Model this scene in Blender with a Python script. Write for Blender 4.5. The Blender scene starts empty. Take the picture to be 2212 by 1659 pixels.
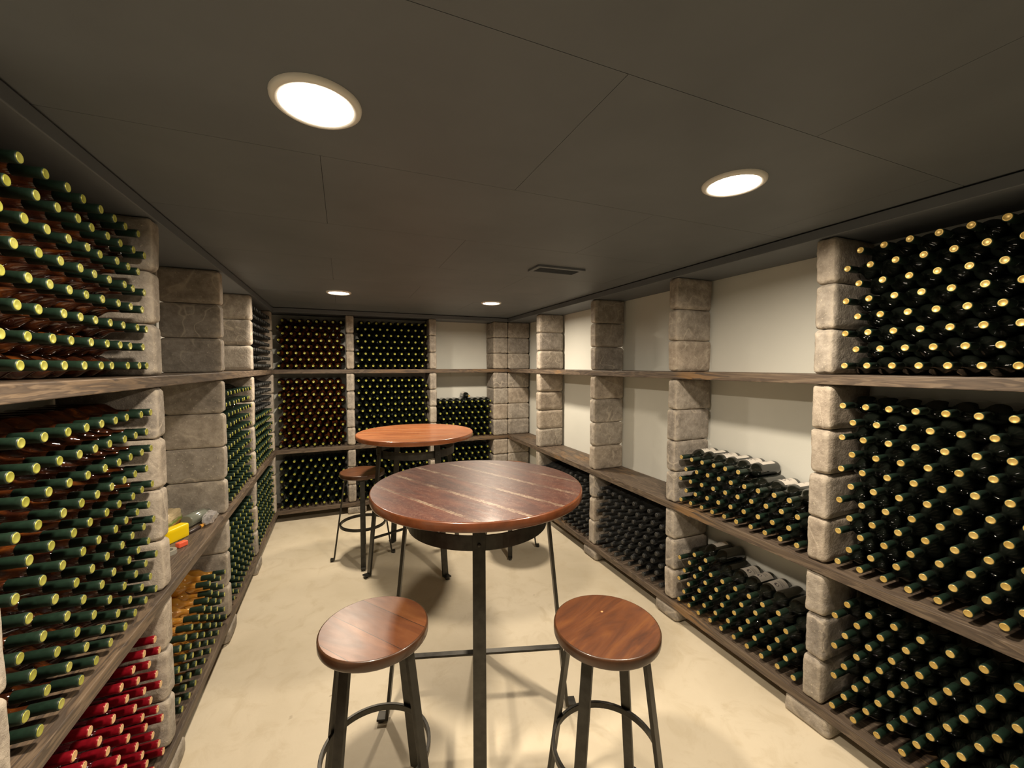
import bpy, math, random
from mathutils import Vector, Matrix, noise
from math import sin, cos, pi, radians, sqrt, floor

# ------------------------------------------------------------------ camera, world, exposure
SC = bpy.context.scene
COL = SC.collection
EYE = 1.655
PITCH, YAW, FPX = 2.526, 22.456, 883.9
cam_data = bpy.data.cameras.new('camera')
cam_data.sensor_width = 36.0
cam_data.lens = 36.0 * FPX / 2212.0
cam_data.clip_start = 0.02
cam_obj = bpy.data.objects.new('camera', cam_data)
COL.objects.link(cam_obj)
cam_obj.location = (0, 0, EYE)
cam_obj.rotation_euler = (radians(90 - PITCH), 0, radians(-YAW))
SC.camera = cam_obj

world = bpy.data.worlds.new('cellar_dark')
SC.world = world
world.use_nodes = True
world.node_tree.nodes['Background'].inputs['Color'].default_value = (0.02, 0.02, 0.02, 1)
world.node_tree.nodes['Background'].inputs['Strength'].default_value = 0.2

SC.view_settings.view_transform = 'Standard'
SC.view_settings.look = 'None'
SC.view_settings.gamma = 1.0
SC.view_settings.use_curve_mapping = False
SC.view_settings.exposure = 0.0

LAMP_POWER = 34.0          # watts of each downlight
LAMP_COLOR = (1.0, 0.85, 0.66)
LAMPS = [(-0.045, 1.07), (1.21, 1.00), (-0.02, 3.69), (1.33, 3.74)]

# ------------------------------------------------------------------ plan of the place (metres)
XR, XL, YB = 1.95, -0.657, 4.841          # front planes of the right, left and back racks
WXR, WXL, WYB, WYF = 2.267, -0.975, 5.160, -2.6
W, D = 0.086, 0.293                        # block face width and depth
BT = 0.043                                 # board thickness
ZB, ZM, ZU, ZT = 0.130, 0.773, 1.617, 2.213
CEIL = 2.262
R_FAR = [0.291, 1.191, 2.079, 2.985, 4.038]
L_FAR = [1.175, 2.045, 2.964, 3.837, YB]
random.seed(7)

# ------------------------------------------------------------------ tagging
def tag(o, label=None, cat=None, group=None, kind=None):
    if label: o['label'] = label
    if cat: o['category'] = cat
    if group: o['group'] = group
    if kind: o['kind'] = kind
    return o

def empty(name, loc, rz=0.0):
    o = bpy.data.objects.new(name, None)
    o.empty_display_size = 0.05
    COL.objects.link(o)
    o.location = loc
    o.rotation_euler = (0, 0, rz)
    return o

def copy_tree(o, parent=None):
    c = o.copy()
    COL.objects.link(c)
    c.parent = parent
    for ch in o.children:
        copy_tree(ch, c)
    return c

# ------------------------------------------------------------------ mesh collector
class MB:
    def __init__(s):
        s.v, s.f, s.m, s.sm = [], [], [], []
    def add(s, vs, fs, mi=0, smooth=True):
        n = len(s.v)
        s.v += [tuple(v) for v in vs]
        for f in fs:
            s.f.append(tuple(n + i for i in f)); s.m.append(mi); s.sm.append(smooth)
    def box(s, x0, x1, y0, y1, z0, z1, mi=0):
        vs = [(x, y, z) for x in (x0, x1) for y in (y0, y1) for z in (z0, z1)]
        s.add(vs, [(0, 1, 3, 2), (4, 6, 7, 5), (0, 4, 5, 1), (2, 3, 7, 6), (0, 2, 6, 4), (1, 5, 7, 3)], mi, False)
    def lathe(s, prof, seg=24, mi=0, axis='z', smooth=True, caps=True, mat=None):
        """prof: [(r, h)] along the axis"""
        vs, fs = [], []
        for r, h in prof:
            for k in range(seg):
                a = 2 * pi * k / seg
                p = (r * cos(a), r * sin(a), h)
                if axis == 'x': p = (h, r * cos(a), r * sin(a))
                vs.append(p)
        for i in range(len(prof) - 1):
            for k in range(seg):
                k2 = (k + 1) % seg
                fs.append((i * seg + k, i * seg + k2, (i + 1) * seg + k2, (i + 1) * seg + k))
        if mat: vs = [mat @ Vector(v) for v in vs]
        s.add(vs, fs, mi, smooth)
        if caps:
            n = len(s.v) - len(vs)
            for f in (tuple(n + seg - 1 - k for k in range(seg)), tuple(n + (len(prof) - 1) * seg + k for k in range(seg))):
                s.f.append(f); s.m.append(mi); s.sm.append(False)
    def band(s, r0, r1, z0, z1, seg=64, mi=0):
        """a flat ring band"""
        vs = []
        for k in range(seg):
            a = 2 * pi * k / seg
            for r, z in ((r0, z0), (r1, z0), (r1, z1), (r0, z1)):
                vs.append((r * cos(a), r * sin(a), z))
        fs = []
        for k in range(seg):
            a, b = k * 4, ((k + 1) % seg) * 4
            for i in range(4):
                j = (i + 1) % 4
                fs.append((a + i, a + j, b + j, b + i))
        s.add(vs, fs, mi, False)
    def bar(s, p, q, w, t, side, mi=0):
        """flat bar from p to q, w across `side`, t along the third direction"""
        p, q = Vector(p), Vector(q)
        d = (q - p).normalized()
        sd = Vector(side); sd = (sd - d * sd.dot(d)).normalized()
        n = d.cross(sd)
        vs = []
        for c in (p, q):
            for a, b in ((-1, -1), (1, -1), (1, 1), (-1, 1)):
                vs.append(c + sd * (a * w / 2) + n * (b * t / 2))
        s.add(vs, [(3, 2, 1, 0), (4, 5, 6, 7), (0, 1, 5, 4), (1, 2, 6, 5), (2, 3, 7, 6), (3, 0, 4, 7)], mi, False)
    def mesh(s, name, mats):
        me = bpy.data.meshes.new(name)
        me.from_pydata(s.v, [], s.f)
        for m in (mats if isinstance(mats, (list, tuple)) else [mats]): me.materials.append(m)
        me.polygons.foreach_set('material_index', s.m)
        me.polygons.foreach_set('use_smooth', s.sm)
        me.update()
        return me
    def build(s, name, mats, parent=None, bevel=0.0, loc=None):
        o = bpy.data.objects.new(name, s.mesh(name, mats))
        COL.objects.link(o)
        if parent: o.parent = parent
        if loc: o.location = loc
        if bevel:
            b = o.modifiers.new('bevel', 'BEVEL'); b.width = bevel; b.segments = 2; b.limit_method = 'ANGLE'
        return o

def obj(name, me, parent=None, loc=(0, 0, 0), rz=0.0):
    o = bpy.data.objects.new(name, me)
    COL.objects.link(o)
    if parent: o.parent = parent
    o.location = loc
    o.rotation_euler = (0, 0, rz)
    return o

# ------------------------------------------------------------------ materials
class NT:
    def __init__(s, name):
        s.mat = bpy.data.materials.new(name); s.mat.use_nodes = True
        s.t = s.mat.node_tree; s.b = s.t.nodes['Principled BSDF']
    def n(s, typ, **kw):
        x = s.t.nodes.new(typ)
        for k, v in kw.items():
            if k.startswith('_'): setattr(x, k[1:], v)
            else: x.inputs[k.replace('_', ' ')].default_value = v
        return x
    def l(s, a, b): s.t.links.new(a, b)
    def coords(s, scale=(1, 1, 1), kind='Object', rot=(0, 0, 0), rnd=False):
        tc = s.n('ShaderNodeTexCoord')
        mp = s.n('ShaderNodeMapping')
        mp.inputs['Scale'].default_value = scale; mp.inputs['Rotation'].default_value = rot
        s.l(tc.outputs[kind], mp.inputs['Vector'])
        if rnd:
            oi = s.n('ShaderNodeObjectInfo')
            m = s.n('ShaderNodeMath', _operation='MULTIPLY'); m.inputs[1].default_value = 37.0
            s.l(oi.outputs['Random'], m.inputs[0]); s.l(m.outputs[0], mp.inputs['Location'])
        return mp.outputs['Vector']
    def noise(s, vec, scale, detail=4, rough=0.55, dist=0.0):
        x = s.n('ShaderNodeTexNoise'); x.inputs['Scale'].default_value = scale
        x.inputs['Detail'].default_value = detail; x.inputs['Roughness'].default_value = rough
        x.inputs['Distortion'].default_value = dist
        s.l(vec, x.inputs['Vector']); return x.outputs['Fac']
    def ramp(s, fac, stops):
        r = s.n('ShaderNodeValToRGB'); e = r.color_ramp.elements
        while len(e) > 1: e.remove(e[-1])
        e[0].position = stops[0][0]; e[0].color = (*stops[0][1], 1)
        for p, c in stops[1:]:
            x = e.new(p); x.color = (*c, 1)
        s.l(fac, r.inputs['Fac']); return r.outputs['Color']
    def mix(s, fac, a, b, mode='MIX'):
        m = s.n('ShaderNodeMix', _data_type='RGBA', _blend_type=mode)
        for i, v in ((0, fac), (6, a), (7, b)):
            if hasattr(v, 'links'): s.l(v, m.inputs[i])
            else: m.inputs[i].default_value = v if i == 0 else (*v, 1)
        return m.outputs[2]
    def math(s, op, a, b=0.0, c=0.0):
        m = s.n('ShaderNodeMath', _operation=op)
        for i, v in enumerate((a, b, c)):
            if hasattr(v, 'links'): s.l(v, m.inputs[i])
            else: m.inputs[i].default_value = v
        return m.outputs[0]
    def bump(s, h, strength=0.3, dist=0.01):
        b = s.n('ShaderNodeBump'); b.inputs['Strength'].default_value = strength; b.inputs['Distance'].default_value = dist
        s.l(h, b.inputs['Height']); s.l(b.outputs['Normal'], s.b.inputs['Normal'])
    def set(s, **kw):
        for k, v in kw.items():
            k = k.replace('_', ' ')
            if hasattr(v, 'links'): s.l(v, s.b.inputs[k])
            elif isinstance(v, tuple) and len(v) == 3: s.b.inputs[k].default_value = (*v, 1)
            else: s.b.inputs[k].default_value = v
        return s

def simple(name, col, rough=0.5, metal=0.0, spec=0.5, coat=0.0, vary=0.0):
    m = NT(name)
    if vary:
        f = m.noise(m.coords(rnd=True), 14, 3)
        lo = tuple(c * (1 - vary) for c in col); hi = tuple(min(1, c * (1 + vary)) for c in col)
        m.set(Base_Color=m.ramp(f, [(0.3, lo), (0.7, hi)]))
    else: m.set(Base_Color=col)
    m.set(Roughness=rough, Metallic=metal, Specular_IOR_Level=spec, Coat_Weight=coat)
    return m.mat

def mat_floor():
    m = NT('painted_concrete')
    v = m.coords()
    a = m.noise(v, 1.3, 5, 0.6, 0.4); b = m.noise(v, 7, 6, 0.65, 0.8); c = m.noise(v, 60, 3)
    col = m.ramp(a, [(0.3, (0.62, 0.545, 0.405)), (0.55, (0.70, 0.62, 0.475)), (0.75, (0.76, 0.68, 0.53))])
    col = m.mix(m.ramp(b, [(0.32, (0.75, 0.75, 0.75)), (0.50, (0, 0, 0))]), col, (0.60, 0.515, 0.37))
    st = m.noise(m.coords((1, 1.6, 1)), 9, 2, 0.4)
    col = m.mix(m.ramp(st, [(0.76, (0, 0, 0)), (0.80, (0.7, 0.7, 0.7))]), col, (0.33, 0.26, 0.17))
    m.set(Base_Color=col, Roughness=m.math('MULTIPLY_ADD', b, 0.3, 0.38), Specular_IOR_Level=0.35)
    m.bump(m.math('ADD', b, m.math('MULTIPLY', c, 0.3)), 0.12, 0.01)
    return m.mat

def mat_wall():
    m = NT('drywall_paint')
    v = m.coords()
    a = m.noise(v, 1.1, 4); c = m.noise(v, 120, 2)
    m.set(Base_Color=m.ramp(a, [(0.3, (0.66, 0.665, 0.61)), (0.7, (0.73, 0.73, 0.675))]), Roughness=0.75)
    m.bump(c, 0.08, 0.003)
    return m.mat

def mat_ceiling():
    m = NT('ceiling_paint')
    v = m.coords()
    a = m.noise(v, 2.2, 5, 0.6)
    m.set(Base_Color=m.ramp(a, [(0.3, (0.120, 0.134, 0.150)), (0.7, (0.146, 0.162, 0.180))]), Roughness=0.55, Specular_IOR_Level=0.4)
    m.bump(m.noise(v, 30, 3), 0.05, 0.004)
    return m.mat

def mat_stone():
    m = NT('tumbled_stone')
    v = m.coords(rnd=True)
    a = m.noise(v, 7, 5, 0.6, 0.6); g = m.noise(v, 85, 4, 0.75)
    vein = m.noise(v, 4.0, 2, 0.5, 0.5)
    vd = m.math('ABSOLUTE', m.math('SUBTRACT', vein, 0.5))
    oi = m.n('ShaderNodeObjectInfo')
    base = m.ramp(m.math('MULTIPLY_ADD', m.noise(v, 24, 5, 0.7), 0.55, m.math('MULTIPLY', a, 0.5)), [(0.36, (0.200, 0.176, 0.149)), (0.50, (0.30, 0.268, 0.229)), (0.64, (0.42, 0.38, 0.33))])
    tone = m.ramp(oi.outputs['Random'], [(0.0, (0.84, 0.84, 0.86)), (0.5, (1, 1, 1)), (1.0, (1.12, 1.06, 1.0))])
    base = m.mix(1.0, base, tone, 'MULTIPLY')
    # pale worn streaks and edges (geometry pointiness follows the chipped arrises)
    geo = m.n('ShaderNodeNewGeometry')
    edge = m.ramp(geo.outputs['Pointiness'], [(0.515, (0, 0, 0)), (0.56, (0.8, 0.8, 0.8))])
    streak = m.ramp(vd, [(0.0, (0.6, 0.6, 0.6)), (0.016, (0, 0, 0))])
    patch = m.ramp(m.noise(v, 3.0, 2), [(0.44, (0, 0, 0)), (0.54, (1, 1, 1))])
    st = m.mix(1.0, streak, patch, 'MULTIPLY')
    base = m.mix(st, base, (0.58, 0.51, 0.42))
    base = m.mix(edge, base, (0.52, 0.455, 0.37))
    base = m.mix(m.ramp(g, [(0.60, (0, 0, 0)), (0.68, (0.8, 0.8, 0.8))]), base, (0.60, 0.53, 0.43))
    m.set(Base_Color=base, Roughness=0.9, Specular_IOR_Level=0.2)
    m.bump(m.math('ADD', m.math('MULTIPLY', g, 0.6), m.math('MULTIPLY', m.noise(v, 28, 5, 0.7), 1.6)), 0.55, 0.006)
    return m.mat

def mat_board(axis, warmth=0.7, scale=1.0, tag_=''):
    m = NT('stained_board_' + axis + tag_)
    sc = (0.7, 7, 7) if axis == 'x' else (7, 0.7, 7)
    v = m.coords(sc)
    w = m.noise(v, 2.4, 4, 0.55, 1.8)
    ring = m.math('FRACT', m.math('MULTIPLY', w, 5.0))
    f = m.noise(m.coords(tuple(c * 8 for c in sc)), 3.0, 4)
    col = m.ramp(ring, [(0.0, (0.060, 0.042, 0.030)), (0.45, (0.115, 0.082, 0.056)), (0.8, (0.17, 0.125, 0.085)), (1.0, (0.060, 0.042, 0.030))])
    warm = m.ramp(m.noise(m.coords((0.6, 0.6, 0.6)), 2.1, 3), [(0.5, (0, 0, 0)), (0.62, (1, 1, 1))])
    col = m.mix(m.mix(1.0, warm, m.ramp(ring, [(0.35, (0, 0, 0)), (0.6, (warmth, warmth, warmth))]), 'MULTIPLY'), col, (0.30, 0.155, 0.045))
    col = m.mix(m.math('MULTIPLY', f, 0.35), col, (0.11, 0.095, 0.085))
    m.set(Base_Color=col, Roughness=m.math('MULTIPLY_ADD', f, 0.3, 0.4), Specular_IOR_Level=0.35)
    m.bump(m.math('ADD', f, ring), 0.06, 0.004)
    return m.mat

def mat_top(name, dark, mid, light, pitch, offs, ang, worn, rough, coat=(0.35, 0.12)):
    """varnished planks running along the object's own direction; worn pale joints"""
    m = NT(name)
    tc = m.n('ShaderNodeTexCoord')
    mp = m.n('ShaderNodeMapping'); mp.inputs['Rotation'].default_value = (0, 0, ang)
    m.l(tc.outputs['Object'], mp.inputs['Vector'])
    sep = m.n('ShaderNodeSeparateXYZ'); m.l(mp.outputs['Vector'], sep.inputs[0])
    x, y = sep.outputs['X'], sep.outputs['Y']
    u = m.math('DIVIDE', m.math('ADD', y, offs), pitch)
    cell = m.math('FLOOR', u)
    near = m.math('ABSOLUTE', m.math('SUBTRACT', m.math('FRACT', m.math('ADD', u, 0.5)), 0.5))  # 0 at joints
    dist = m.math('MULTIPLY', near, pitch)
    comb = m.n('ShaderNodeCombineXYZ')
    m.l(m.math('ADD', m.math('MULTIPLY', x, 0.22), m.math('MULTIPLY', cell, 3.7)), comb.inputs['X'])
    m.l(y, comb.inputs['Y']); m.l(m.math('MULTIPLY', cell, 5.1), comb.inputs['Z'])
    g = m.noise(comb.outputs[0], 11, 5, 0.6, 1.6)
    fine = m.noise(comb.outputs[0], 70, 4, 0.6, 0.4)
    cellv = m.n('ShaderNodeTexWhiteNoise'); cellv.noise_dimensions = '1D'; m.l(cell, cellv.inputs['W'])
    col = m.ramp(g, [(0.28, dark), (0.5, mid), (0.74, light)])
    col = m.mix(m.math('MULTIPLY', cellv.outputs['Value'], 0.35), col, dark)
    col = m.mix(m.math('MULTIPLY', fine, 0.25), col, dark)
    rag = m.noise(m.coords((1, 1, 1)), 75, 5, 0.85)
    patchy = m.ramp(m.noise(m.coords((1, 1, 1)), 6, 3, 0.6), [(0.40, (0.08, 0.08, 0.08)), (0.58, (1, 1, 1))])
    wid = m.math('MULTIPLY', m.math('POWER', rag, 3.2), 0.060 * worn)
    jm = m.math('MULTIPLY', m.math('LESS_THAN', dist, wid), patchy)
    scr_src = m.noise(m.coords((1, 1, 1), rot=(0, 0, 0.6)), 9, 6, 0.75, 2.5)
    scr = m.ramp(m.math('ABSOLUTE', m.math('SUBTRACT', scr_src, 0.5)), [(0.0, (0.45, 0.45, 0.45)), (0.006, (0, 0, 0))])
    col = m.mix(m.mix(1.0, scr, (worn, worn, worn), 'MULTIPLY'), col, (0.42, 0.26, 0.17))
    col = m.mix(m.math('MULTIPLY', jm, 0.62 * min(1, worn)), col, (0.38, 0.29, 0.20))
    line = m.math('LESS_THAN', dist, 0.0011)
    col = m.mix(line, col, (0.02, 0.012, 0.008))
    m.set(Base_Color=col, Roughness=m.math('MULTIPLY_ADD', fine, 0.2, rough), Specular_IOR_Level=0.5, Coat_Weight=coat[0], Coat_Roughness=coat[1])
    m.bump(m.math('SUBTRACT', m.math('MULTIPLY', fine, 0.5), line), 0.12, 0.003)
    return m.mat

def mat_foil(name, col, rough=0.45, metal=0.0):
    m = NT(name)
    f = m.noise(m.coords(rnd=True), 90, 3)
    lo = tuple(c * 0.8 for c in col); hi = tuple(min(1, c * 1.25) for c in col)
    m.set(Base_Color=m.ramp(f, [(0.3, lo), (0.7, hi)]), Roughness=rough, Metallic=metal)
    m.bump(f, 0.15, 0.001)
    return m.mat

def mat_seal(name, a, b):
    m = NT(name)
    oi = m.n('ShaderNodeObjectInfo')
    f = m.noise(m.coords(rnd=True), 260, 2)
    col = m.mix(m.math('MULTIPLY', f, 0.5), m.ramp(oi.outputs['Random'], [(0.0, a), (1.0, b)]), tuple(c * 0.7 for c in a))
    m.set(Base_Color=col, Roughness=0.38, Metallic=0.35)
    return m.mat

def mat_dusty():
    m = NT('dusty_black_glass')
    f = m.noise(m.coords(rnd=True), 22, 5, 0.7)
    m.set(Base_Color=m.ramp(f, [(0.3, (0.010, 0.011, 0.012)), (0.75, (0.042, 0.043, 0.042))]),
          Roughness=m.math('MULTIPLY_ADD', f, 0.4, 0.25))
    return m.mat

def mat_glass(name, col, trans, rough=0.06):
    m = NT(name)
    m.set(Base_Color=col, Roughness=rough, Transmission_Weight=trans, IOR=1.5, Specular_IOR_Level=0.9, Coat_Weight=0.5, Coat_Roughness=0.02)
    return m.mat

def mat_amber():
    m = NT('amber_glass')
    f = m.noise(m.coords((1, 2.5, 2.5), rnd=True), 16, 3, 0.5, 0.6)
    m.set(Base_Color=m.ramp(f, [(0.42, (0.022, 0.006, 0.003)), (0.60, (0.060, 0.016, 0.004)), (0.76, (0.17, 0.048, 0.007))]), Roughness=0.06, Coat_Weight=0.6, Coat_Roughness=0.03)  # noise paints orange glints into the dark brown glass colour
    return m.mat

def mat_metal():
    m = NT('gunmetal_steel')
    f = m.noise(m.coords(rnd=True), 30, 4)
    m.set(Base_Color=m.ramp(f, [(0.3, (0.036, 0.034, 0.029)), (0.7, (0.062, 0.058, 0.050))]), Metallic=0.65,
          Roughness=m.math('MULTIPLY_ADD', f, 0.25, 0.28))
    return m.mat

M = dict(
    floor=mat_floor(), wall=mat_wall(), ceil=mat_ceiling(), stone=mat_stone(),
    bx=mat_board('x', 0.3), by=mat_board('y', 0.85), bl=mat_board('y', 0.12, tag_='_grey'), metal=mat_metal(),
    dark_glass=mat_glass('black_green_glass', (0.006, 0.008, 0.006), 0.0, 0.05),
    amber=mat_amber(),
    amber_clear=mat_glass('golden_glass', (0.75, 0.36, 0.05), 0.55, 0.04),
    red_glass=mat_glass('red_wine_glass', (0.05, 0.004, 0.008), 0.0, 0.08),
    dusty=mat_dusty(),
    green_foil=mat_foil('green_capsule_foil', (0.011, 0.028, 0.017)),
    red_foil=mat_foil('red_capsule_foil', (0.25, 0.006, 0.014), 0.30, 0.3),
    gold=mat_seal('gold_seal', (0.56, 0.38, 0.10), (0.68, 0.50, 0.17)),
    lime=mat_seal('lime_gold_seal', (0.38, 0.385, 0.06), (0.52, 0.51, 0.13)),
    pink=mat_seal('copper_seal', (0.78, 0.48, 0.22), (0.80, 0.55, 0.30)),
    paper=simple('label_paper', (0.72, 0.68, 0.62), 0.7, vary=0.05),
    ink=simple('label_ink', (0.16, 0.14, 0.15), 0.7),
)

# ------------------------------------------------------------------ shell
def struct(name, mb, mat):
    return tag(mb.build(name, mat), kind='structure')
b = MB(); b.box(WXL - .1, WXR + .1, WYF - .1, WYB + .1, -0.08, 0.0); struct('floor', b, M['floor'])
b = MB(); b.box(WXL - .1, WXL, WYF - .1, WYB + .1, 0, CEIL + .06); struct('wall_left', b, M['wall'])
b = MB(); b.box(WXR, WXR + .1, WYF - .1, WYB + .1, 0, CEIL + .06); struct('wall_right', b, M['wall'])
b = MB(); b.box(WXL, WXR, WYB, WYB + .1, 0, CEIL + .06); struct('wall_back', b, M['wall'])
b = MB(); b.box(WXL, WXR, WYF - .1, WYF, 0, CEIL + .06); struct('wall_front', b, M['wall'])
# ceiling: painted panels with fine open joints under a backing sheet
b = MB()
b.box(WXL, WXR, WYF, WYB, CEIL + .012, CEIL + .06)
g = 0.0007
row = 0
y = 1.33 - 0.61 * 7
while y < WYB:
    x = 0.56 - 1.22 * 3 + (0.61 if row % 2 else 0.0)
    while x < WXR:
        xa, xb, ya, yb = max(x, WXL), min(x + 1.22, WXR), max(y, WYF), min(y + .61, WYB)
        if xb - xa > .02 and yb - ya > .02:
            b.box(xa + g, xb - g, ya + g, yb - g, CEIL, CEIL + .012)
        x += 1.22
    y += 0.61; row += 1
struct('ceiling', b, M['ceil'])

# ------------------------------------------------------------------ stone blocks
def block_mesh(name, hx, hy, hz, seed, n=16, r=0.021):
    """a tumbled block, half sizes hx hy hz, rounded and chipped"""
    random.seed(seed)
    def pts(h):
        k = [-h, -h + r * .35, -h + r * .8, -h + r * 1.5]
        inner = [(-h + r * 1.5) + (2 * h - 3 * r) * i / n for i in range(1, n)]
        return k + inner + [-q for q in reversed(k)]
    P = (pts(hx), pts(hy), pts(hz)); H = (hx, hy, hz)
    cr = {(a, b_, c_): random.uniform(.55, 1.35) for a in (0, 1) for b_ in (0, 1) for c_ in (0, 1)}   # every corner worn differently
    idx, vs, fs = {}, [], []
    def vert(i, j, k):
        key = (i, j, k)
        if key in idx: return idx[key]
        p = Vector((P[0][i], P[1][j], P[2][k]))
        w = 0.0
        for key_, val in cr.items():
            t = 1.0
            for a in range(3):
                fr = (p[a] / H[a] + 1) / 2; t *= fr if key_[a] else 1 - fr
            w += t * val
        rr = min(r * w, min(H) * .8)
        c = Vector([max(-H[a] + rr, min(H[a] - rr, p[a])) for a in range(3)])
        d = p - c
        if d.length > rr: p = c + d.normalized() * rr
        q = p + Vector((seed * 3.1, seed * 1.7, 0))
        nrm = Vector([p[a] / H[a] for a in range(3)]); e = sorted(abs(t) for t in nrm)
        edge = max(0.0, (e[1] - 0.80) / 0.20)
        amp = 0.0022 * noise.noise(q * 11) + edge * (0.0050 * noise.noise(q * 33) + 0.0035 * noise.noise(q * 80) - 0.0030) + 0.0007 * noise.noise(q * 95)
        p = p + nrm.normalized() * amp
        idx[key] = len(vs); vs.append(p); return idx[key]
    n0, n1, n2 = len(P[0]) - 1, len(P[1]) - 1, len(P[2]) - 1
    for (A, B, C, na, nb, nc) in ((0, 1, 2, n0, n1, n2), (1, 2, 0, n1, n2, n0), (2, 0, 1, n2, n0, n1)):
        for side in (0, nc):
            for a in range(na):
                for c in range(nb):
                    quad = []
                    for (da, db) in ((0, 0), (1, 0), (1, 1), (0, 1)):
                        ijk = [0, 0, 0]; ijk[A] = a + da; ijk[B] = c + db; ijk[C] = side
                        quad.append(vert(*ijk))
                    fs.append(tuple(quad if side else reversed(quad)))
    mb = MB(); mb.add(vs, fs)
    return mb.mesh(name, M['stone'])

BLK = [block_mesh('stone_block', D / 2, W / 2, 0.0990, 11 + i) for i in range(9)]      # length along x, face W wide along y
CBLK = [block_mesh('stone_block', 0.0985, D / 2, 0.0990, 31 + i) for i in range(3)]     # the wide corner block
SLAB = [block_mesh('stone_slab', D / 2, 0.100, 0.0432, 51 + i) for i in range(4)]
ORD = ['lowest', 'second', 'third', 'topmost']
PILLARS = []
def pillar(cx, cy, rz, where, meshes=BLK, slab=True, slab_shift=(0, 0)):
    cnt = len(PILLARS) * 5; PILLARS.append(where)
    grp = 'stone blocks of the ' + where
    if slab:
        s = obj('stone_slab', SLAB[cnt % 4], None, (cx + slab_shift[0], cy + slab_shift[1], 0.0436), rz)
        tag(s, 'flat grey stone slab on the floor under the bottom shelf, ' + where, 'stone slab', 'stone slabs under the racks')
    for (z0, z1, k, nm) in ((ZB, ZM - BT, 3, 'bottom'), (ZM, ZU - BT, 4, 'middle'), (ZU, ZT, 3, 'top')):
        h = (z1 - z0) / k
        for i in range(k):
            cnt += 1
            o = obj('stone_block', meshes[cnt % len(meshes)], None,
                    (cx + random.uniform(-.0015, .0015), cy + random.uniform(-.002, .002), z0 + h * (i + .5)),
                    rz + (pi if cnt % 2 else 0) + random.uniform(-.008, .008))
            o.scale = (1, 1, h / 0.1995)
            place = 'topmost' if i == k - 1 else ORD[i]
            tag(o, '%s stone block above the %s shelf, %s' % (place, nm, where), 'stone block', grp)

RN = ['right rack pillar nearest the camera outside the frame', 'nearest pillar of the right rack', 'second pillar of the right rack',
      'third pillar of the right rack', 'fourth pillar of the right rack']
for f, nm in zip(R_FAR, RN):
    if f < 0.5: continue
    pillar(XR + D / 2 + .002, f - W / 2, 0, nm, slab_shift=(-.004, .02))
pillar(XR + D / 2 + .002, YB + W / 2 + .002, 0, 'right pillar of the far right corner pair', slab=False)
LN = ['leftmost pillar cut by the left frame edge', 'second pillar of the left rack', 'third pillar of the left rack',
      'fourth pillar of the left rack', 'far left corner pillar']
for i, (f, nm) in enumerate(zip(L_FAR, LN)):
    pillar(XL - D / 2 - .002, f - W / 2 - (.002 if i == 4 else 0), pi, nm, slab=(i < 4), slab_shift=(.012, 0))
for x0, nm in ((0.033, 'left pillar of the back rack'), (0.948, 'middle pillar of the back rack')):
    pillar(x0 + W / 2, YB + D / 2 + .002, pi / 2, nm, slab_shift=(0.05, 0))
pillar(1.753 + .0985, YB + D / 2 + .002, 0, 'wide left pillar of the far right corner pair', meshes=CBLK, slab=False)

# ------------------------------------------------------------------ shelf boards
def board(x0, x1, y0, y1, z1, t, mat, label, grp):
    b = MB(); b.box(-(x1 - x0) / 2, (x1 - x0) / 2, -(y1 - y0) / 2, (y1 - y0) / 2, 0, t)
    o = b.build('shelf_board', mat, bevel=.003, loc=((x0 + x1) / 2, (y0 + y1) / 2, z1 - t))
    tag(o, label, 'shelf', grp)
YS = -0.9
for z, nm in ((ZB, 'bottom shelf'), (ZM, 'middle shelf'), (ZU, 'upper shelf at eye level')):
    board(XR - .004, WXR - .004, YS, WYB - .01, z, BT, M['by'], 'long dark stained wooden %s along the right wall' % nm, 'shelves of the right rack')
    board(WXL + .004, XL + .004, YS, YB - .001, z, BT, M['bl'], 'long dark stained wooden %s along the left wall' % nm, 'shelves of the left rack')
    board(WXL + .004, XR - .006, YB + .001, WYB - .01, z, BT, M['bx'], 'dark stained wooden %s across the back wall' % nm, 'shelves of the back rack')
board(XR - .004, WXR - .004, YS, WYB - .01, CEIL - .006, .043, M['ceil'], 'dark painted board on top of the right pillars under the ceiling', 'top boards')
board(WXL + .004, XL + .004, YS, YB - .001, CEIL - .006, .043, M['ceil'], 'dark painted board on top of the left pillars under the ceiling', 'top boards')
board(WXL + .004, XR - .006, YB + .001, WYB - .01, CEIL - .006, .043, M['ceil'], 'dark painted board on top of the back pillars under the ceiling', 'top boards')

# ------------------------------------------------------------------ bottles
R_B = 0.0382
CAPS = [(0.0112, 0.0), (0.0134, 0.0010), (0.0140, 0.0030), (0.0140, 0.012), (0.0135, 0.014), (0.0141, 0.060), (0.0137, 0.0602)]
GLASS = [(0.0130, 0.050), (0.0133, 0.085), (0.0145, 0.096), (0.0195, 0.106), (0.0275, 0.117), (0.0340, 0.127), (0.0372, 0.138), (R_B, 0.150),
         (R_B, 0.280), (0.0372, 0.2865), (0.034, 0.290), (0.024, 0.286), (0.010, 0.272)]
BARE = [(0.0105, 0.0), (0.0140, 0.0008), (0.0150, 0.004), (0.0150, 0.009), (0.0135, 0.011), (0.0150, 0.0135), (0.0150, 0.019), (0.0133, 0.022),
        (0.0136, 0.060), (0.0150, 0.078), (0.0200, 0.094), (0.0275, 0.112), (0.0340, 0.126), (0.0372, 0.138), (R_B, 0.150), (R_B, 0.280),
        (0.0372, 0.2865), (0.034, 0.290)]
SEAL = [(0.0119, -0.0004), (0.0, -0.0008)]
def seal_prof():
    return [(0.0120, 0.0003), (0.0114, -0.0009), (0.0094, -0.0010), (0.0086, -0.0004), (0.0001, -0.0004)]

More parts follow.
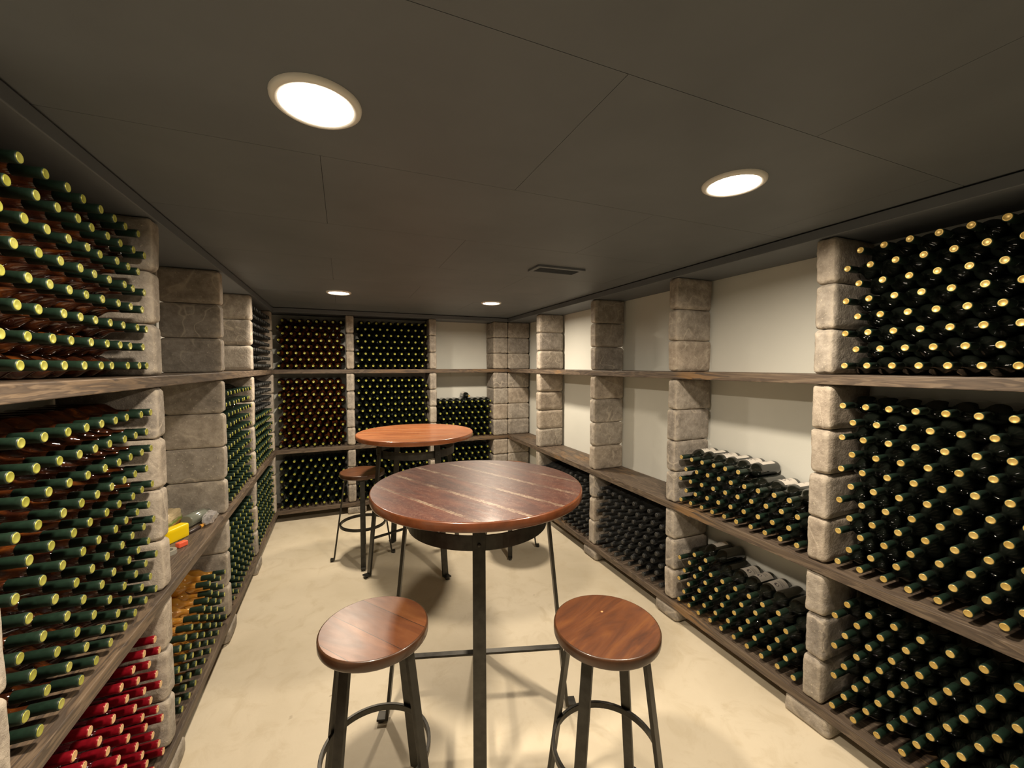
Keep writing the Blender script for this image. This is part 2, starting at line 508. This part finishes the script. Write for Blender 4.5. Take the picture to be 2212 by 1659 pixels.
def bottle_tree(name, glass, foil, seal, labelled=None, body=GLASS, rot=0.0):
    mb = MB(); mb.lathe(body, 22, axis='x')
    root = obj(name, mb.mesh(name, glass))
    if foil:
        c = MB(); c.lathe(CAPS, 18, axis='x'); co = obj('capsule', c.mesh('capsule', foil), root)
        e = MB(); e.lathe(list(reversed(seal_prof())), 18, axis='x', caps=False); obj('capsule_seal', e.mesh('capsule_seal', seal), co)
    if labelled is not None:
        def patch(s0, s1, a0, a1, r, na=14):
            p = MB(); vs, fs = [], []
            for i in range(na + 1):
                a = a0 + (a1 - a0) * i / na
                for s_ in (s0, s1): vs.append((s_, r * cos(a), r * sin(a)))
            for i in range(na): fs.append((2 * i, 2 * i + 1, 2 * i + 3, 2 * i + 2))
            p.add(vs, fs); return p
        a = pi / 2 + labelled
        lb = obj('label', patch(0.160, 0.262, a - 1.0, a + 1.0, R_B + .0004).mesh('label', M['paper']), root)
        em = MB(); vs, fs = [], []
        for k in range(20):
            t = 2 * pi * k / 20; aa = a + .30 * cos(t)
            vs.append((0.190 + .014 * sin(t), (R_B + .0008) * cos(aa), (R_B + .0008) * sin(aa)))
        em.add(vs, [tuple(range(20))])
        for (s0, s1, w) in ((0.216, 0.2195, .55), (0.226, 0.228, .42), (0.234, 0.236, .48)):
            q = patch(s0, s1, a - w, a + w, R_B + .0008, 8); em.add(q.v, q.f)
        obj('label_print', em.mesh('label_print', M['ink']), lb)
    for o in [root] + list(root.children_recursive):
        o.location = (0, 0, 0)
    return root

def project(p):
    yw, pt = radians(YAW), radians(PITCH)
    fw = Vector((sin(yw) * cos(pt), cos(yw) * cos(pt), -sin(pt))); rt = Vector((cos(yw), -sin(yw), 0)); up = rt.cross(fw)
    d = Vector(p) - Vector((0, 0, EYE)); z = d.dot(fw)
    if z < 0.05: return None
    return (1106 + FPX * d.dot(rt) / z, 829.5 - FPX * d.dot(up) / z)

PROTO = {}
def proto(key):
    if key not in PROTO:
        kind, var = key
        if kind == 'dark_wine_bottle': args = (M['dark_glass'], M['green_foil'], M['lime'] if var == 'lime' else M['gold'])
        elif kind == 'amber_wine_bottle': args = ((M['amber_clear'] if str(var).startswith('clear') else M['amber']), M['green_foil'], M['lime'])
        elif kind == 'red_capped_wine_bottle': args = (M['red_glass'], M['red_foil'], M['pink'])
        elif kind == 'dusty_wine_bottle': args = (M['dusty'], None, None)
        lab = {'lab0': 0.0, 'lab1': -0.35, 'lab2': 0.5, 'clearlab': 0.25}.get(var)
        PROTO[key] = [bottle_tree(kind, *args, labelled=lab, body=BARE if kind.startswith('dusty') else GLASS), False]
    return PROTO[key]

ALL = []     # (kind, variant, pos, rz, desc, row, col, bay)
DIA = 0.0785
def stack(kind, var, side, a0, a1, zs, rows, bay, from_far=False, counts=None, ends='pillar', vfun=None, sp=None):
    """a0..a1 along the rack; counts: {row: set of columns kept}"""
    width = a1 - a0
    n = int(floor(width / DIA + 1e-6))
    if width - n * DIA >= .5 * DIA: s, nodd = width / (n + .5), n
    else: s, nodd = width / n, n - 1
    if sp: s = sp
    pitch = sqrt(max(DIA ** 2 - (s / 2) ** 2, .0045))
    for r in range(rows):
        for c in range(n if r % 2 == 0 else nodd):
            if counts and not counts(r, c): continue
            d = s * (.5 + c) + (s / 2 if r % 2 else 0)
            a = a1 - d if from_far else a0 + d
            a += random.uniform(-.0008, .0008)
            z = zs + R_B + .0006 + r * pitch
            dep = random.uniform(-.004, .005)
            if side == 'R': pos, rz = (XR + .008 + dep, a, z), 0.0
            elif side == 'L': pos, rz = (XL - .008 - dep, a, z), pi
            else: pos, rz = (a, YB + .008 + dep, z), pi / 2
            v = vfun(r, c, a) if vfun else var
            k = kind(r, c) if callable(kind) else kind
            ALL.append([k, v, pos, rz, r, c, bay, side, n, dep])

def rw(f): return f - W
# right rack
stack('dark_wine_bottle', 'gold', 'R', 0.300, rw(R_FAR[1]) - .002, ZU, 8, 'top tier of near right bay', True)
stack('dark_wine_bottle', 'gold', 'R', 0.300, rw(R_FAR[1]) - .002, ZM, 11, 'middle tier of near right bay', True)
stack('dark_wine_bottle', 'gold', 'R', 0.300, rw(R_FAR[1]) - .002, ZB, 8, 'bottom tier of near right bay', True)
stack('dark_wine_bottle', 'gold', 'R', R_FAR[1] + .002, rw(R_FAR[2]) - .002, ZM, 5, 'middle tier of second right bay', True,
      counts=lambda r, c: r < 4 or c < 6, vfun=lambda r, c, a: 'lab%d' % (c % 2) if (r == 4 or (r == 3 and c > 5)) else 'gold')
stack('dark_wine_bottle', 'gold', 'R', R_FAR[1] + .002, rw(R_FAR[2]) - .002, ZB, 6, 'bottom tier of second right bay', True,
      counts=lambda r, c: (r < 4) or (r == 4 and c < 9) or (r == 5 and c in (1, 2)),
      vfun=lambda r, c, a: ('lab2' if c in (4, 6, 9) else 'lab0' if c == 5 else 'gold') if r == 4 else ('lab1' if (r == 5 and c == 1) else 'gold'))
stack('dusty_wine_bottle', '', 'R', R_FAR[2] + .002, rw(R_FAR[3]) - .002, ZB, 8, 'bottom tier of third right bay', True)
stack('dusty_wine_bottle', '', 'R', R_FAR[3] + .002, rw(R_FAR[4]) - .002, ZB, 8, 'bottom tier of fourth right bay', True,
      counts=lambda r, c: r < 7 or c > 6)
# left rack
stack('amber_wine_bottle', '', 'L', L_FAR[0] + .002, rw(L_FAR[1]) - .002, ZU, 8, 'top tier of near left bay', True)
stack('amber_wine_bottle', '', 'L', L_FAR[0] + .002, rw(L_FAR[1]) - .002, ZM, 11, 'middle tier of near left bay', True)
stack('red_capped_wine_bottle', '', 'L', L_FAR[0] + .002, rw(L_FAR[1]) - .002, ZB, 8, 'bottom tier of near left bay', True)
stack('amber_wine_bottle', 'clear', 'L', L_FAR[1] + .002, rw(L_FAR[2]) - .002, ZB, 6, 'bottom tier of second left bay', True,
      counts=lambda r, c: r < 5 or c in (2, 3), vfun=lambda r, c, a: 'clearlab' if (r == 5 or (r == 4 and c in (6, 7, 8, 9))) else 'clear')
stack('dark_wine_bottle', 'lime', 'L', L_FAR[2] + .002, rw(L_FAR[3]) - .002, ZM, 11, 'middle tier of third left bay', True)
stack('dark_wine_bottle', 'lime', 'L', L_FAR[2] + .002, rw(L_FAR[3]) - .002, ZB, 8, 'bottom tier of third left bay', True)
stack('dusty_wine_bottle', '', 'L', L_FAR[3] + .002, rw(L_FAR[4]) - .004, ZU, 8, 'top tier of far left bay', True)
stack(lambda r, c: 'dusty_wine_bottle' if r > 6 else 'dark_wine_bottle', 'lime', 'L', L_FAR[3] + .002, rw(L_FAR[4]) - .004, ZM, 11, 'middle tier of far left bay', True)
stack('dark_wine_bottle', 'lime', 'L', L_FAR[3] + .002, rw(L_FAR[4]) - .004, ZB, 8, 'bottom tier of far left bay', True)
# back rack
B1, B2, B3 = (XL + .004, .031), (.121, .946), (1.036, 1.751)
stack('amber_wine_bottle', '', 'B', *B1, ZU, 8, 'top tier of left back bay')
stack('amber_wine_bottle', '', 'B', *B1, ZM, 11, 'middle tier of left back bay')
stack('dark_wine_bottle', 'lime', 'B', *B1, ZB, 8, 'bottom tier of left back bay')
stack('dark_wine_bottle', 'lime', 'B', *B2, ZU, 8, 'top tier of middle back bay')
stack('dark_wine_bottle', 'lime', 'B', *B2, ZM, 11, 'middle tier of middle back bay')
stack('dark_wine_bottle', 'lime', 'B', *B2, ZB, 8, 'bottom tier of middle back bay')
stack('dark_wine_bottle', 'lime', 'B', *B3, ZM, 8, 'middle tier of right back bay', counts=lambda r, c: r < 7 or c == 4,
      vfun=lambda r, c, a: 'lab0' if r == 7 else 'lime')
stack('dark_wine_bottle', 'lime', 'B', *B3, ZB, 8, 'bottom tier of right back bay')

def in_frame(p):
    q = project(p)
    return q is not None and -15 < q[0] < 2227 and -15 < q[1] < 1674
ROWN = ['bottom row', 'second row', 'third row', 'fourth row', 'fifth row', 'sixth row', 'seventh row', 'eighth row', 'ninth row', 'tenth row', 'eleventh row']
NTH = ['first', 'second', 'third', 'fourth', 'fifth', 'sixth', 'seventh', 'eighth', 'ninth', 'tenth', 'eleventh', 'twelfth', 'thirteenth']
LOOK = {'dark_wine_bottle': 'dark bottle', 'amber_wine_bottle': 'amber bottle', 'red_capped_wine_bottle': 'red capped bottle', 'dusty_wine_bottle': 'dusty black bottle'}
def put(rec):
    kind, var, pos, rz, r, c, bay, side, n, dep = rec
    slot = proto((kind, var))
    if slot[1]: o = copy_tree(slot[0])
    else: o = slot[0]; slot[1] = True
    o.location = pos; o.rotation_euler = (0, random.uniform(-.002, .002), rz + random.uniform(-.002, .002))
    look = LOOK[kind]
    if 'lab' in str(var): look = 'white labelled ' + look
    frm = 'from left' if side == 'B' else 'from far end'
    tag(o, '%s, %s, %s %s, %s' % (look, ROWN[r], NTH[c], frm, bay), 'wine bottle', '%ss in the %s' % (look.replace('white labelled ', ''), bay))
REST = {}
KEEP = {'dark_wine_bottle': 300, 'amber_wine_bottle': 300, 'red_capped_wine_bottle': 300, 'dusty_wine_bottle': 300}
by_kind = {}
for rec in ALL: by_kind.setdefault(rec[0], []).append(rec)
for kind, recs in by_kind.items():
    def key(rec):
        p = Vector(rec[2]) - Vector((0, 0, EYE))
        far = 0 if (in_frame(rec[2]) or in_frame((rec[2][0] + .2 * cos(rec[3]), rec[2][1] + .2 * sin(rec[3]), rec[2][2]))) else 50
        if 'lab' in str(rec[1]): return -1.0
        return p.length + far
    recs.sort(key=key)
    vis = [r for r in recs if key(r) < 40]
    for rec in vis[:KEEP[kind]]: put(rec)
    rest = vis[KEEP[kind]:] + [r for r in recs if key(r) >= 40]
    if rest: REST[kind] = rest

def lowpoly(prof, seg):
    vs, fs = [], []
    for r, h in prof:
        for k in range(seg):
            a = 2 * pi * k / seg; vs.append((h, r * cos(a), r * sin(a)))
    for i in range(len(prof) - 1):
        for k in range(seg):
            k2 = (k + 1) % seg; fs.append((i * seg + k, i * seg + k2, (i + 1) * seg + k2, (i + 1) * seg + k))
    return vs, fs
for kind, rest in REST.items():
    mats = {'dark_wine_bottle': [M['dark_glass'], M['green_foil'], M['lime'], M['gold']], 'amber_wine_bottle': [M['amber'], M['green_foil'], M['lime']],
            'red_capped_wine_bottle': [M['red_glass'], M['red_foil'], M['pink']], 'dusty_wine_bottle': [M['dusty']]}[kind]
    mb = MB()
    for rec in rest:
        T = Matrix.Translation(rec[2]) @ Matrix.Rotation(rec[3], 4, 'Z')
        if kind.startswith('dusty'): parts = [(BARE, 0)]
        else:
            si = 3 if (kind.startswith('dark') and rec[1] == 'gold') else 2
            parts = [(GLASS[:-2], 0), (CAPS[1:], 1), (list(reversed(seal_prof())), si)]
        for prof, mi in parts:
            vs, fs = lowpoly(prof, 14)
            mb.add([T @ Vector(v) for v in vs], fs, mi)
    o = mb.build(kind, mats)
    o.name = {'dark_wine_bottle': 'dark_wine_bottles', 'amber_wine_bottle': 'amber_wine_bottles', 'dusty_wine_bottle': 'dusty_wine_bottles'}.get(kind, kind + 's')
    tag(o, {'dark_wine_bottle': 'remaining dark wine bottles with green capsules stacked in the far bays',
            'amber_wine_bottle': 'remaining amber wine bottles stacked in the left back bay'}.get(kind, 'remaining %s lying stacked on the rack shelves' % LOOK[kind].replace('bottle', 'bottles')),
        'wine bottles', kind='stuff')

# ------------------------------------------------------------------ ceiling lights and vent
def emis(name, col, s):
    m = NT(name); m.set(Base_Color=(0.8, 0.8, 0.8), Emission_Color=col, Emission_Strength=s, Roughness=0.4); return m.mat
LENS = emis('lit_lens', LAMP_COLOR, 14.0)
TRIM = simple('white_trim', (0.75, 0.73, 0.68), 0.4)
lt = empty('ceiling_light', (0, 0, CEIL))
b = MB(); b.lathe([(0.079, -.002), (0.080, -.010), (0.088, -.012), (0.097, -.006), (0.098, 0.0)], 48, caps=False); b.build('trim_ring', TRIM, lt)
b = MB(); b.lathe([(0.0801, -.002), (0.079, -.006), (0.060, -.0075), (0.0005, -.008)], 48, caps=False); b.build('lens', LENS, lt)
ld = bpy.data.lights.new('downlight', 'AREA'); ld.shape = 'DISK'; ld.size = .152; ld.energy = LAMP_POWER; ld.color = LAMP_COLOR; ld.spread = radians(169)
lo = bpy.data.objects.new('downlight', ld); COL.objects.link(lo); lo.parent = lt; lo.location = (0, 0, -.010)
LNAME = ['round recessed ceiling light nearest on the left, over the near table', 'round recessed ceiling light nearest on the right, over the right rack side',
         'round recessed ceiling light far back on the left', 'round recessed ceiling light far back on the right, beside the vent']
for i, (x, y) in enumerate(LAMPS):
    o = lt if i == 0 else copy_tree(lt)
    o.location = (x, y, CEIL)
    tag(o, LNAME[i], 'ceiling light', 'recessed ceiling lights')

v = empty('ceiling_vent', (1.257, 2.305, CEIL))
tag(v, 'rectangular slatted air vent in the dark ceiling right of centre', 'vent')
b = MB()
for x0, x1, y0, y1 in ((-.165, .165, -.078, -.052), (-.165, .165, .052, .078), (-.165, -.139, -.052, .052), (.139, .165, -.052, .052)):
    b.box(x0, x1, y0, y1, -.012, 0)
b.build('vent_frame', M['ceil'], v, bevel=.002)
for k in range(7):
    s = MB(); y = -.045 + .015 * k
    s.bar((-.139, y, -.007), (.139, y, -.007), .014, .0015, (0, .8, .6)); s.build('slat', M['ceil'], v)

# ------------------------------------------------------------------ bar tables
T_RED = mat_top('red_plank_varnish', (0.038, 0.012, 0.009), (0.075, 0.021, 0.013), (0.12, 0.036, 0.018), 0.165, 0.0, 0.0, 1.15, 0.34, (0.25, 0.12))
T_ORANGE = mat_top('orange_plank_varnish', (0.20, 0.060, 0.022), (0.33, 0.115, 0.042), (0.45, 0.18, 0.075), 0.165, 0.04, 0.0, 0.85, 0.30, (0.5, 0.15))
T_EDGE = simple('varnished_rim', (0.12, 0.036, 0.013), 0.3, coat=.4, vary=.35)
def round_top(r, t, seg=96, bev=.006):
    b = MB()
    b.lathe([(r - bev, 0), (r - bev * .3, bev * .3), (r, bev), (r, t - bev), (r - bev * .3, t - bev * .3), (r - bev, t)], seg, 1)
    b.m[-1] = 0; b.m[-2] = 1
    return b
def table(c, phi, plank, label, topm, edgem, H=1.100):
    t = empty('bar_table', (c[0], c[1], 0))
    tag(t, label, 'table', 'round bar tables')
    TH = 0.038
    o = round_top(.480, TH).build('tabletop', [topm, edgem], t); o.location = (0, 0, H - TH)
    o.rotation_euler = (0, 0, plank)
    zt = H - TH
    b = MB(); b.band(.311, .319, zt - .136, zt - .076, 72); b.build('apron_ring', M['metal'], t)
    for k in range(4):
        a = radians(phi + 90 * k); dx, dy = cos(a), sin(a); side = (-dy, dx, 0)
        b = MB()
        r0, r1 = .318, .425
        b.bar((r0 * dx, r0 * dy, zt - .001), (r1 * dx, r1 * dy, .022), .050, .014, side)
        # short tab that carries the top
        b.bar(((r0 - .07) * dx, (r0 - .07) * dy, zt - .004), ((r0 + .005) * dx, (r0 + .005) * dy, zt - .004), .050, .006, side)
        lg = b.build('leg', M['metal'], t, bevel=.0015)
        f = MB(); f.bar(((r1 - .006) * dx, (r1 - .006) * dy, .020), ((r1 + .045) * dx, (r1 + .045) * dy, .020), .050, .010, side)
        m_ = Matrix.Translation(((r1 + .028) * dx, (r1 + .028) * dy, 0)); f.lathe([(.016, 0.0), (.017, .004), (.011, .008), (.009, .016)], 16, mat=m_)
        f.build('foot', M['metal'], lg, bevel=.001)
        bo = MB(); m_ = Matrix.Translation((.337 * dx, .337 * dy, zt - .106)) @ Matrix.Rotation(a, 4, 'Z')
        bo.lathe([(.008, -.004), (.008, .002), (.006, .005), (.001, .006)], 12, axis='x', mat=m_); bo.build('bolt', M['metal'], t)
    zs = .285
    rs = .318 + (.425 - .318) * ((zt - zs) / (zt - .022)) - .006
    for k in (0, 1):
        a = radians(phi + 90 * k); dx, dy = cos(a), sin(a); b = MB()
        b.bar((-rs * dx, -rs * dy, zs + .012 * k), (rs * dx, rs * dy, zs + .012 * k), .030, .010, (-dy, dx, 0)); b.build('stretcher', M['metal'], t, bevel=.001)
    return t
table((.573, 1.803), -107, radians(-63), 'round red-brown plank bar table with pale worn joints, in the foreground', T_RED, T_EDGE, 1.107)
table((.562, 3.49), -69, radians(-20), 'round glossy orange-brown bar table behind the first, near the back wall', T_ORANGE, simple('orange_rim', (0.27, 0.085, 0.030), 0.3, coat=.4, vary=.25))

# ------------------------------------------------------------------ stools
S1 = mat_top('brown_seat_varnish', (0.075, 0.024, 0.010), (0.14, 0.048, 0.017), (0.21, 0.080, 0.026), 0.121, 0.041, 0.0, 0.16, 0.36, (0.42, 0.30))
S2 = mat_top('walnut_seat_varnish', (0.050, 0.017, 0.008), (0.13, 0.042, 0.013), (0.23, 0.085, 0.022), 0.40, 0.20, 0.0, 0.05, 0.36, (0.25, 0.25))
S_EDGE = simple('seat_rim', (0.062, 0.025, 0.010), 0.35, coat=.3, vary=.3)
SH = .755
def stool(c, phi, seat_rot, mat, label, filled=False):
    t = empty('bar_stool', (c[0], c[1], 0))
    tag(t, label, 'stool', 'round wooden bar stools')
    th = .036
    o = round_top(.183, th, 64).build('seat', [mat, S_EDGE], t); o.location = (0, 0, SH - th); o.rotation_euler = (0, 0, seat_rot)
    if filled:
        k = MB(); k.lathe([(.0045, 0), (.0045, .0006), (.001, .0009)], 14); k.build('nail_plug', simple('pale_plug', (.62, .30, .12), .5), o, loc=(.045, .050, th - .0002))
    z1 = SH - th
    b = MB(); b.band(.110, .150, z1 - .006, z1, 48); b.build('seat_plate', M['metal'], t)
    for k in range(4):
        a = radians(phi + 90 * k); dx, dy = cos(a), sin(a); side = (-dy, dx, 0)
        r0, r1 = .138, .234
        b = MB(); b.bar((r0 * dx, r0 * dy, z1 - .004), (r1 * dx, r1 * dy, .022), .038, .013, side)
        lg = b.build('leg', M['metal'], t, bevel=.0015)
        f = MB(); f.bar(((r1 - .005) * dx, (r1 - .005) * dy, .020), ((r1 + .030) * dx, (r1 + .030) * dy, .020), .038, .009, side)
        f.lathe([(.013, 0.0), (.014, .004), (.009, .008), (.008, .016)], 14, mat=Matrix.Translation(((r1 + .018) * dx, (r1 + .018) * dy, 0)))
        f.build('foot', M['metal'], lg, bevel=.001)
        for s_ in (-1, 1):
            bo = MB(); bo.lathe([(.002, z1 - .017), (.007, z1 - .015), (.008, z1 - .009), (.008, z1 - .004)], 10,
                                mat=Matrix.Translation((.140 * dx - s_ * .032 * dy, .140 * dy + s_ * .032 * dx, 0)))
            bo.build('bolt', M['metal'], t)
    b = MB(); b.band(.176, .188, .294, .318, 64); b.build('footrest_ring', M['metal'], t, bevel=.002)
    return t
stool((.087, 1.463), 47, radians(-53), S1, 'round brown bar stool with a plank joint, front left beside the near table')
stool((.838, 1.163), 30, radians(20), S2, 'round brown bar stool with a pale plug in its seat, front right', True)
stool((.140, 3.705), -93, radians(10), S2, 'round wooden bar stool standing left of the far table')
stool((1.390, 3.405), -112.5, radians(35), S2, 'round bar stool right of the far table, mostly hidden by the near tabletop')

# ------------------------------------------------------------------ odds and ends on the middle shelf of the second left bay
def rbox(hx, hy, hz, r, n=4):
    P = []
    for h in (hx, hy, hz):
        P.append([-h, -h + r * .35, -h + r] + [-h + r + (2 * h - 2 * r) * i / n for i in range(1, n)] + [h - r, h - r * .35, h])
    mb = MB(); H = (hx, hy, hz); idx, vs, fs = {}, [], []
    def vert(i, j, k):
        if (i, j, k) in idx: return idx[(i, j, k)]
        p = Vector((P[0][i], P[1][j], P[2][k])); c = Vector([max(-H[a] + r, min(H[a] - r, p[a])) for a in range(3)]); d = p - c
        if d.length > 1e-9: p = c + d.normalized() * r
        idx[(i, j, k)] = len(vs); vs.append(p); return idx[(i, j, k)]
    N = [len(q) - 1 for q in P]
    for A, B_, C in ((0, 1, 2), (1, 2, 0), (2, 0, 1)):
        for side in (0, N[C]):
            for a in range(N[A]):
                for c in range(N[B_]):
                    q = []
                    for da, db in ((0, 0), (1, 0), (1, 1), (0, 1)):
                        t = [0, 0, 0]; t[A] = a + da; t[B_] = c + db; t[C] = side; q.append(vert(*t))
                    fs.append(tuple(q if side else reversed(q)))
    mb.add(vs, fs); return mb
yb_ = rbox(.062, .024, .035, .008)
o = yb_.build('plastic_case', simple('yellow_plastic', (0.90, 0.66, 0.0), .35), loc=(-.800, 2.530, ZM + .0355)); o.rotation_euler = (0, 0, radians(62))
tag(o, 'bright yellow plastic case lying on the left middle shelf', 'case')
o = rbox(.022, .014, .012, .004).build('plastic_clip', simple('coral_plastic', (0.85, 0.13, 0.06), .4), loc=(-.742, 2.432, ZM + .0125)); o.rotation_euler = (0, 0, radians(55))
tag(o, 'small coral red plastic piece in front of the yellow case', 'clip')
# roll of grey tape
b = MB(); pr = []
vs, fs = [], []
for i in range(28):
    a = 2 * pi * i / 28
    for (r, z) in ((.022, 0), (.036, 0), (.036, .020), (.022, .020)): vs.append((r * cos(a), r * sin(a), z))
for i in range(28):
    p, q = 4 * i, 4 * ((i + 1) % 28)
    for j in range(4): fs.append((p + j, p + (j + 1) % 4, q + (j + 1) % 4, q + j))
b.add(vs, fs, 0, False)
o = b.build('tape_roll', simple('grey_tape', (.30, .29, .25), .45), bevel=.001, loc=(-.775, 2.355, ZM))
tag(o, 'small grey ring roll on the left middle shelf, half hidden by the stone pillar', 'roll')
# marker
mk = empty('marker_pen', (-.742, 2.640, ZM + .0095), radians(70))
tag(mk, 'dark marker pen with an orange tip lying beside the yellow case', 'pen')
b = MB(); b.lathe([(.008, -.055), (.009, -.053), (.009, .030), (.008, .031)], 16, axis='x'); b.build('barrel', simple('dark_plastic', (.035, .022, .020), .4), mk)
b = MB(); b.lathe([(.0092, .030), (.0092, .048), (.007, .053), (.001, .054)], 16, axis='x'); b.build('pen_cap', simple('orange_plastic', (.85, .42, .06), .4), mk)
# snack bag
def bag_mat():
    m = NT('printed_bag'); tc = m.n('ShaderNodeTexCoord'); sep = m.n('ShaderNodeSeparateXYZ'); m.l(tc.outputs['Object'], sep.inputs[0])
    f = m.math('MULTIPLY_ADD', sep.outputs['Z'], 9.0, 0.15); w = m.noise(m.coords(), 22, 3)
    m.set(Base_Color=m.ramp(m.math('ADD', f, m.math('MULTIPLY', w, .2)), [(0.2, (.22, .07, .02)), (.42, (.60, .24, .06)), (.60, (.62, .34, .10)), (.72, (.20, .30, .05)), (.86, (.52, .42, .25))]),
          Roughness=.35, Specular_IOR_Level=.6)
    return m.mat
def crumple(hx, hy, hz, seed, amp, n=20, pw=0.5):
    vs, fs = [], []
    for i in range(n + 1):
        th = pi * i / n
        for j in range(2 * n):
            ph = pi * j / n
            p = Vector((hx * math.copysign(abs(sin(th) * cos(ph)) ** pw, sin(th) * cos(ph)), hy * math.copysign(abs(sin(th) * sin(ph)) ** pw, sin(th) * sin(ph)), hz * cos(th)))
            q = p * 38 + Vector((seed, seed, seed)); nn = noise.noise(q) + .6 * noise.noise(q * 2.3)
            vs.append(p * (1 + amp * nn))
    for i in range(n):
        for j in range(2 * n):
            j2 = (j + 1) % (2 * n); fs.append((i * 2 * n + j, i * 2 * n + j2, (i + 1) * 2 * n + j2, (i + 1) * 2 * n + j))
    zmin = min(v.z for v in vs)
    mb = MB(); mb.add([(v.x, v.y, v.z - zmin) for v in vs], fs, 0, False); return mb
o = crumple(.036, .095, .052, 3.0, .10).build('snack_bag', bag_mat(), loc=(-.874, 2.690, ZM + .001)); o.rotation_euler = (0, 0, radians(-4))
tag(o, 'orange and green printed snack bag at the back of the left middle shelf', 'bag')
cw = NT('clear_wrap'); cw.set(Base_Color=(.80, .78, .80), Roughness=.12, Transmission_Weight=.75, IOR=1.15)
o = crumple(.027, .070, .026, 8.0, .26, 22).build('plastic_bag', cw.mat, loc=(-.706, 2.752, ZM + .001)); o.rotation_euler = (0, 0, 0)
tag(o, 'crumpled clear plastic bag beside the snack bag on the left shelf', 'bag')
b = MB(); b.lathe([(.030, 0), (.034, .004), (.034, .115), (.030, .135), (.014, .155), (.013, .18), (.0125, .181)], 24, axis='x')
o = b.build('plastic_bottle', mat_glass('smoky_clear', (.33, .36, .30), .45, .15), loc=(-.799, 2.698, ZM + .0345)); o.rotation_euler = (0, 0, radians(71))
tag(o, 'smoky grey-green clear bottle lying behind the clear bag', 'bottle')

# small pale brackets screwed to the back wall under the upper shelf
BR = simple('pale_bracket', (.62, .60, .54), .5)
for x, nm in ((-.417, 'above the left back bay'), (.424, 'above the middle back bay'), (1.287, 'above the right back bay')):
    b = MB(); b.box(-.010, .010, -.004, 0, -.052, 0); b.box(-.010, .010, -.030, -.004, -.004, 0)
    o = b.build('shelf_bracket', BR, bevel=.001, loc=(x, WYB - .0005, ZU - BT - .0005))
    tag(o, 'small pale metal bracket under the upper shelf %s' % nm, 'bracket', 'shelf brackets')
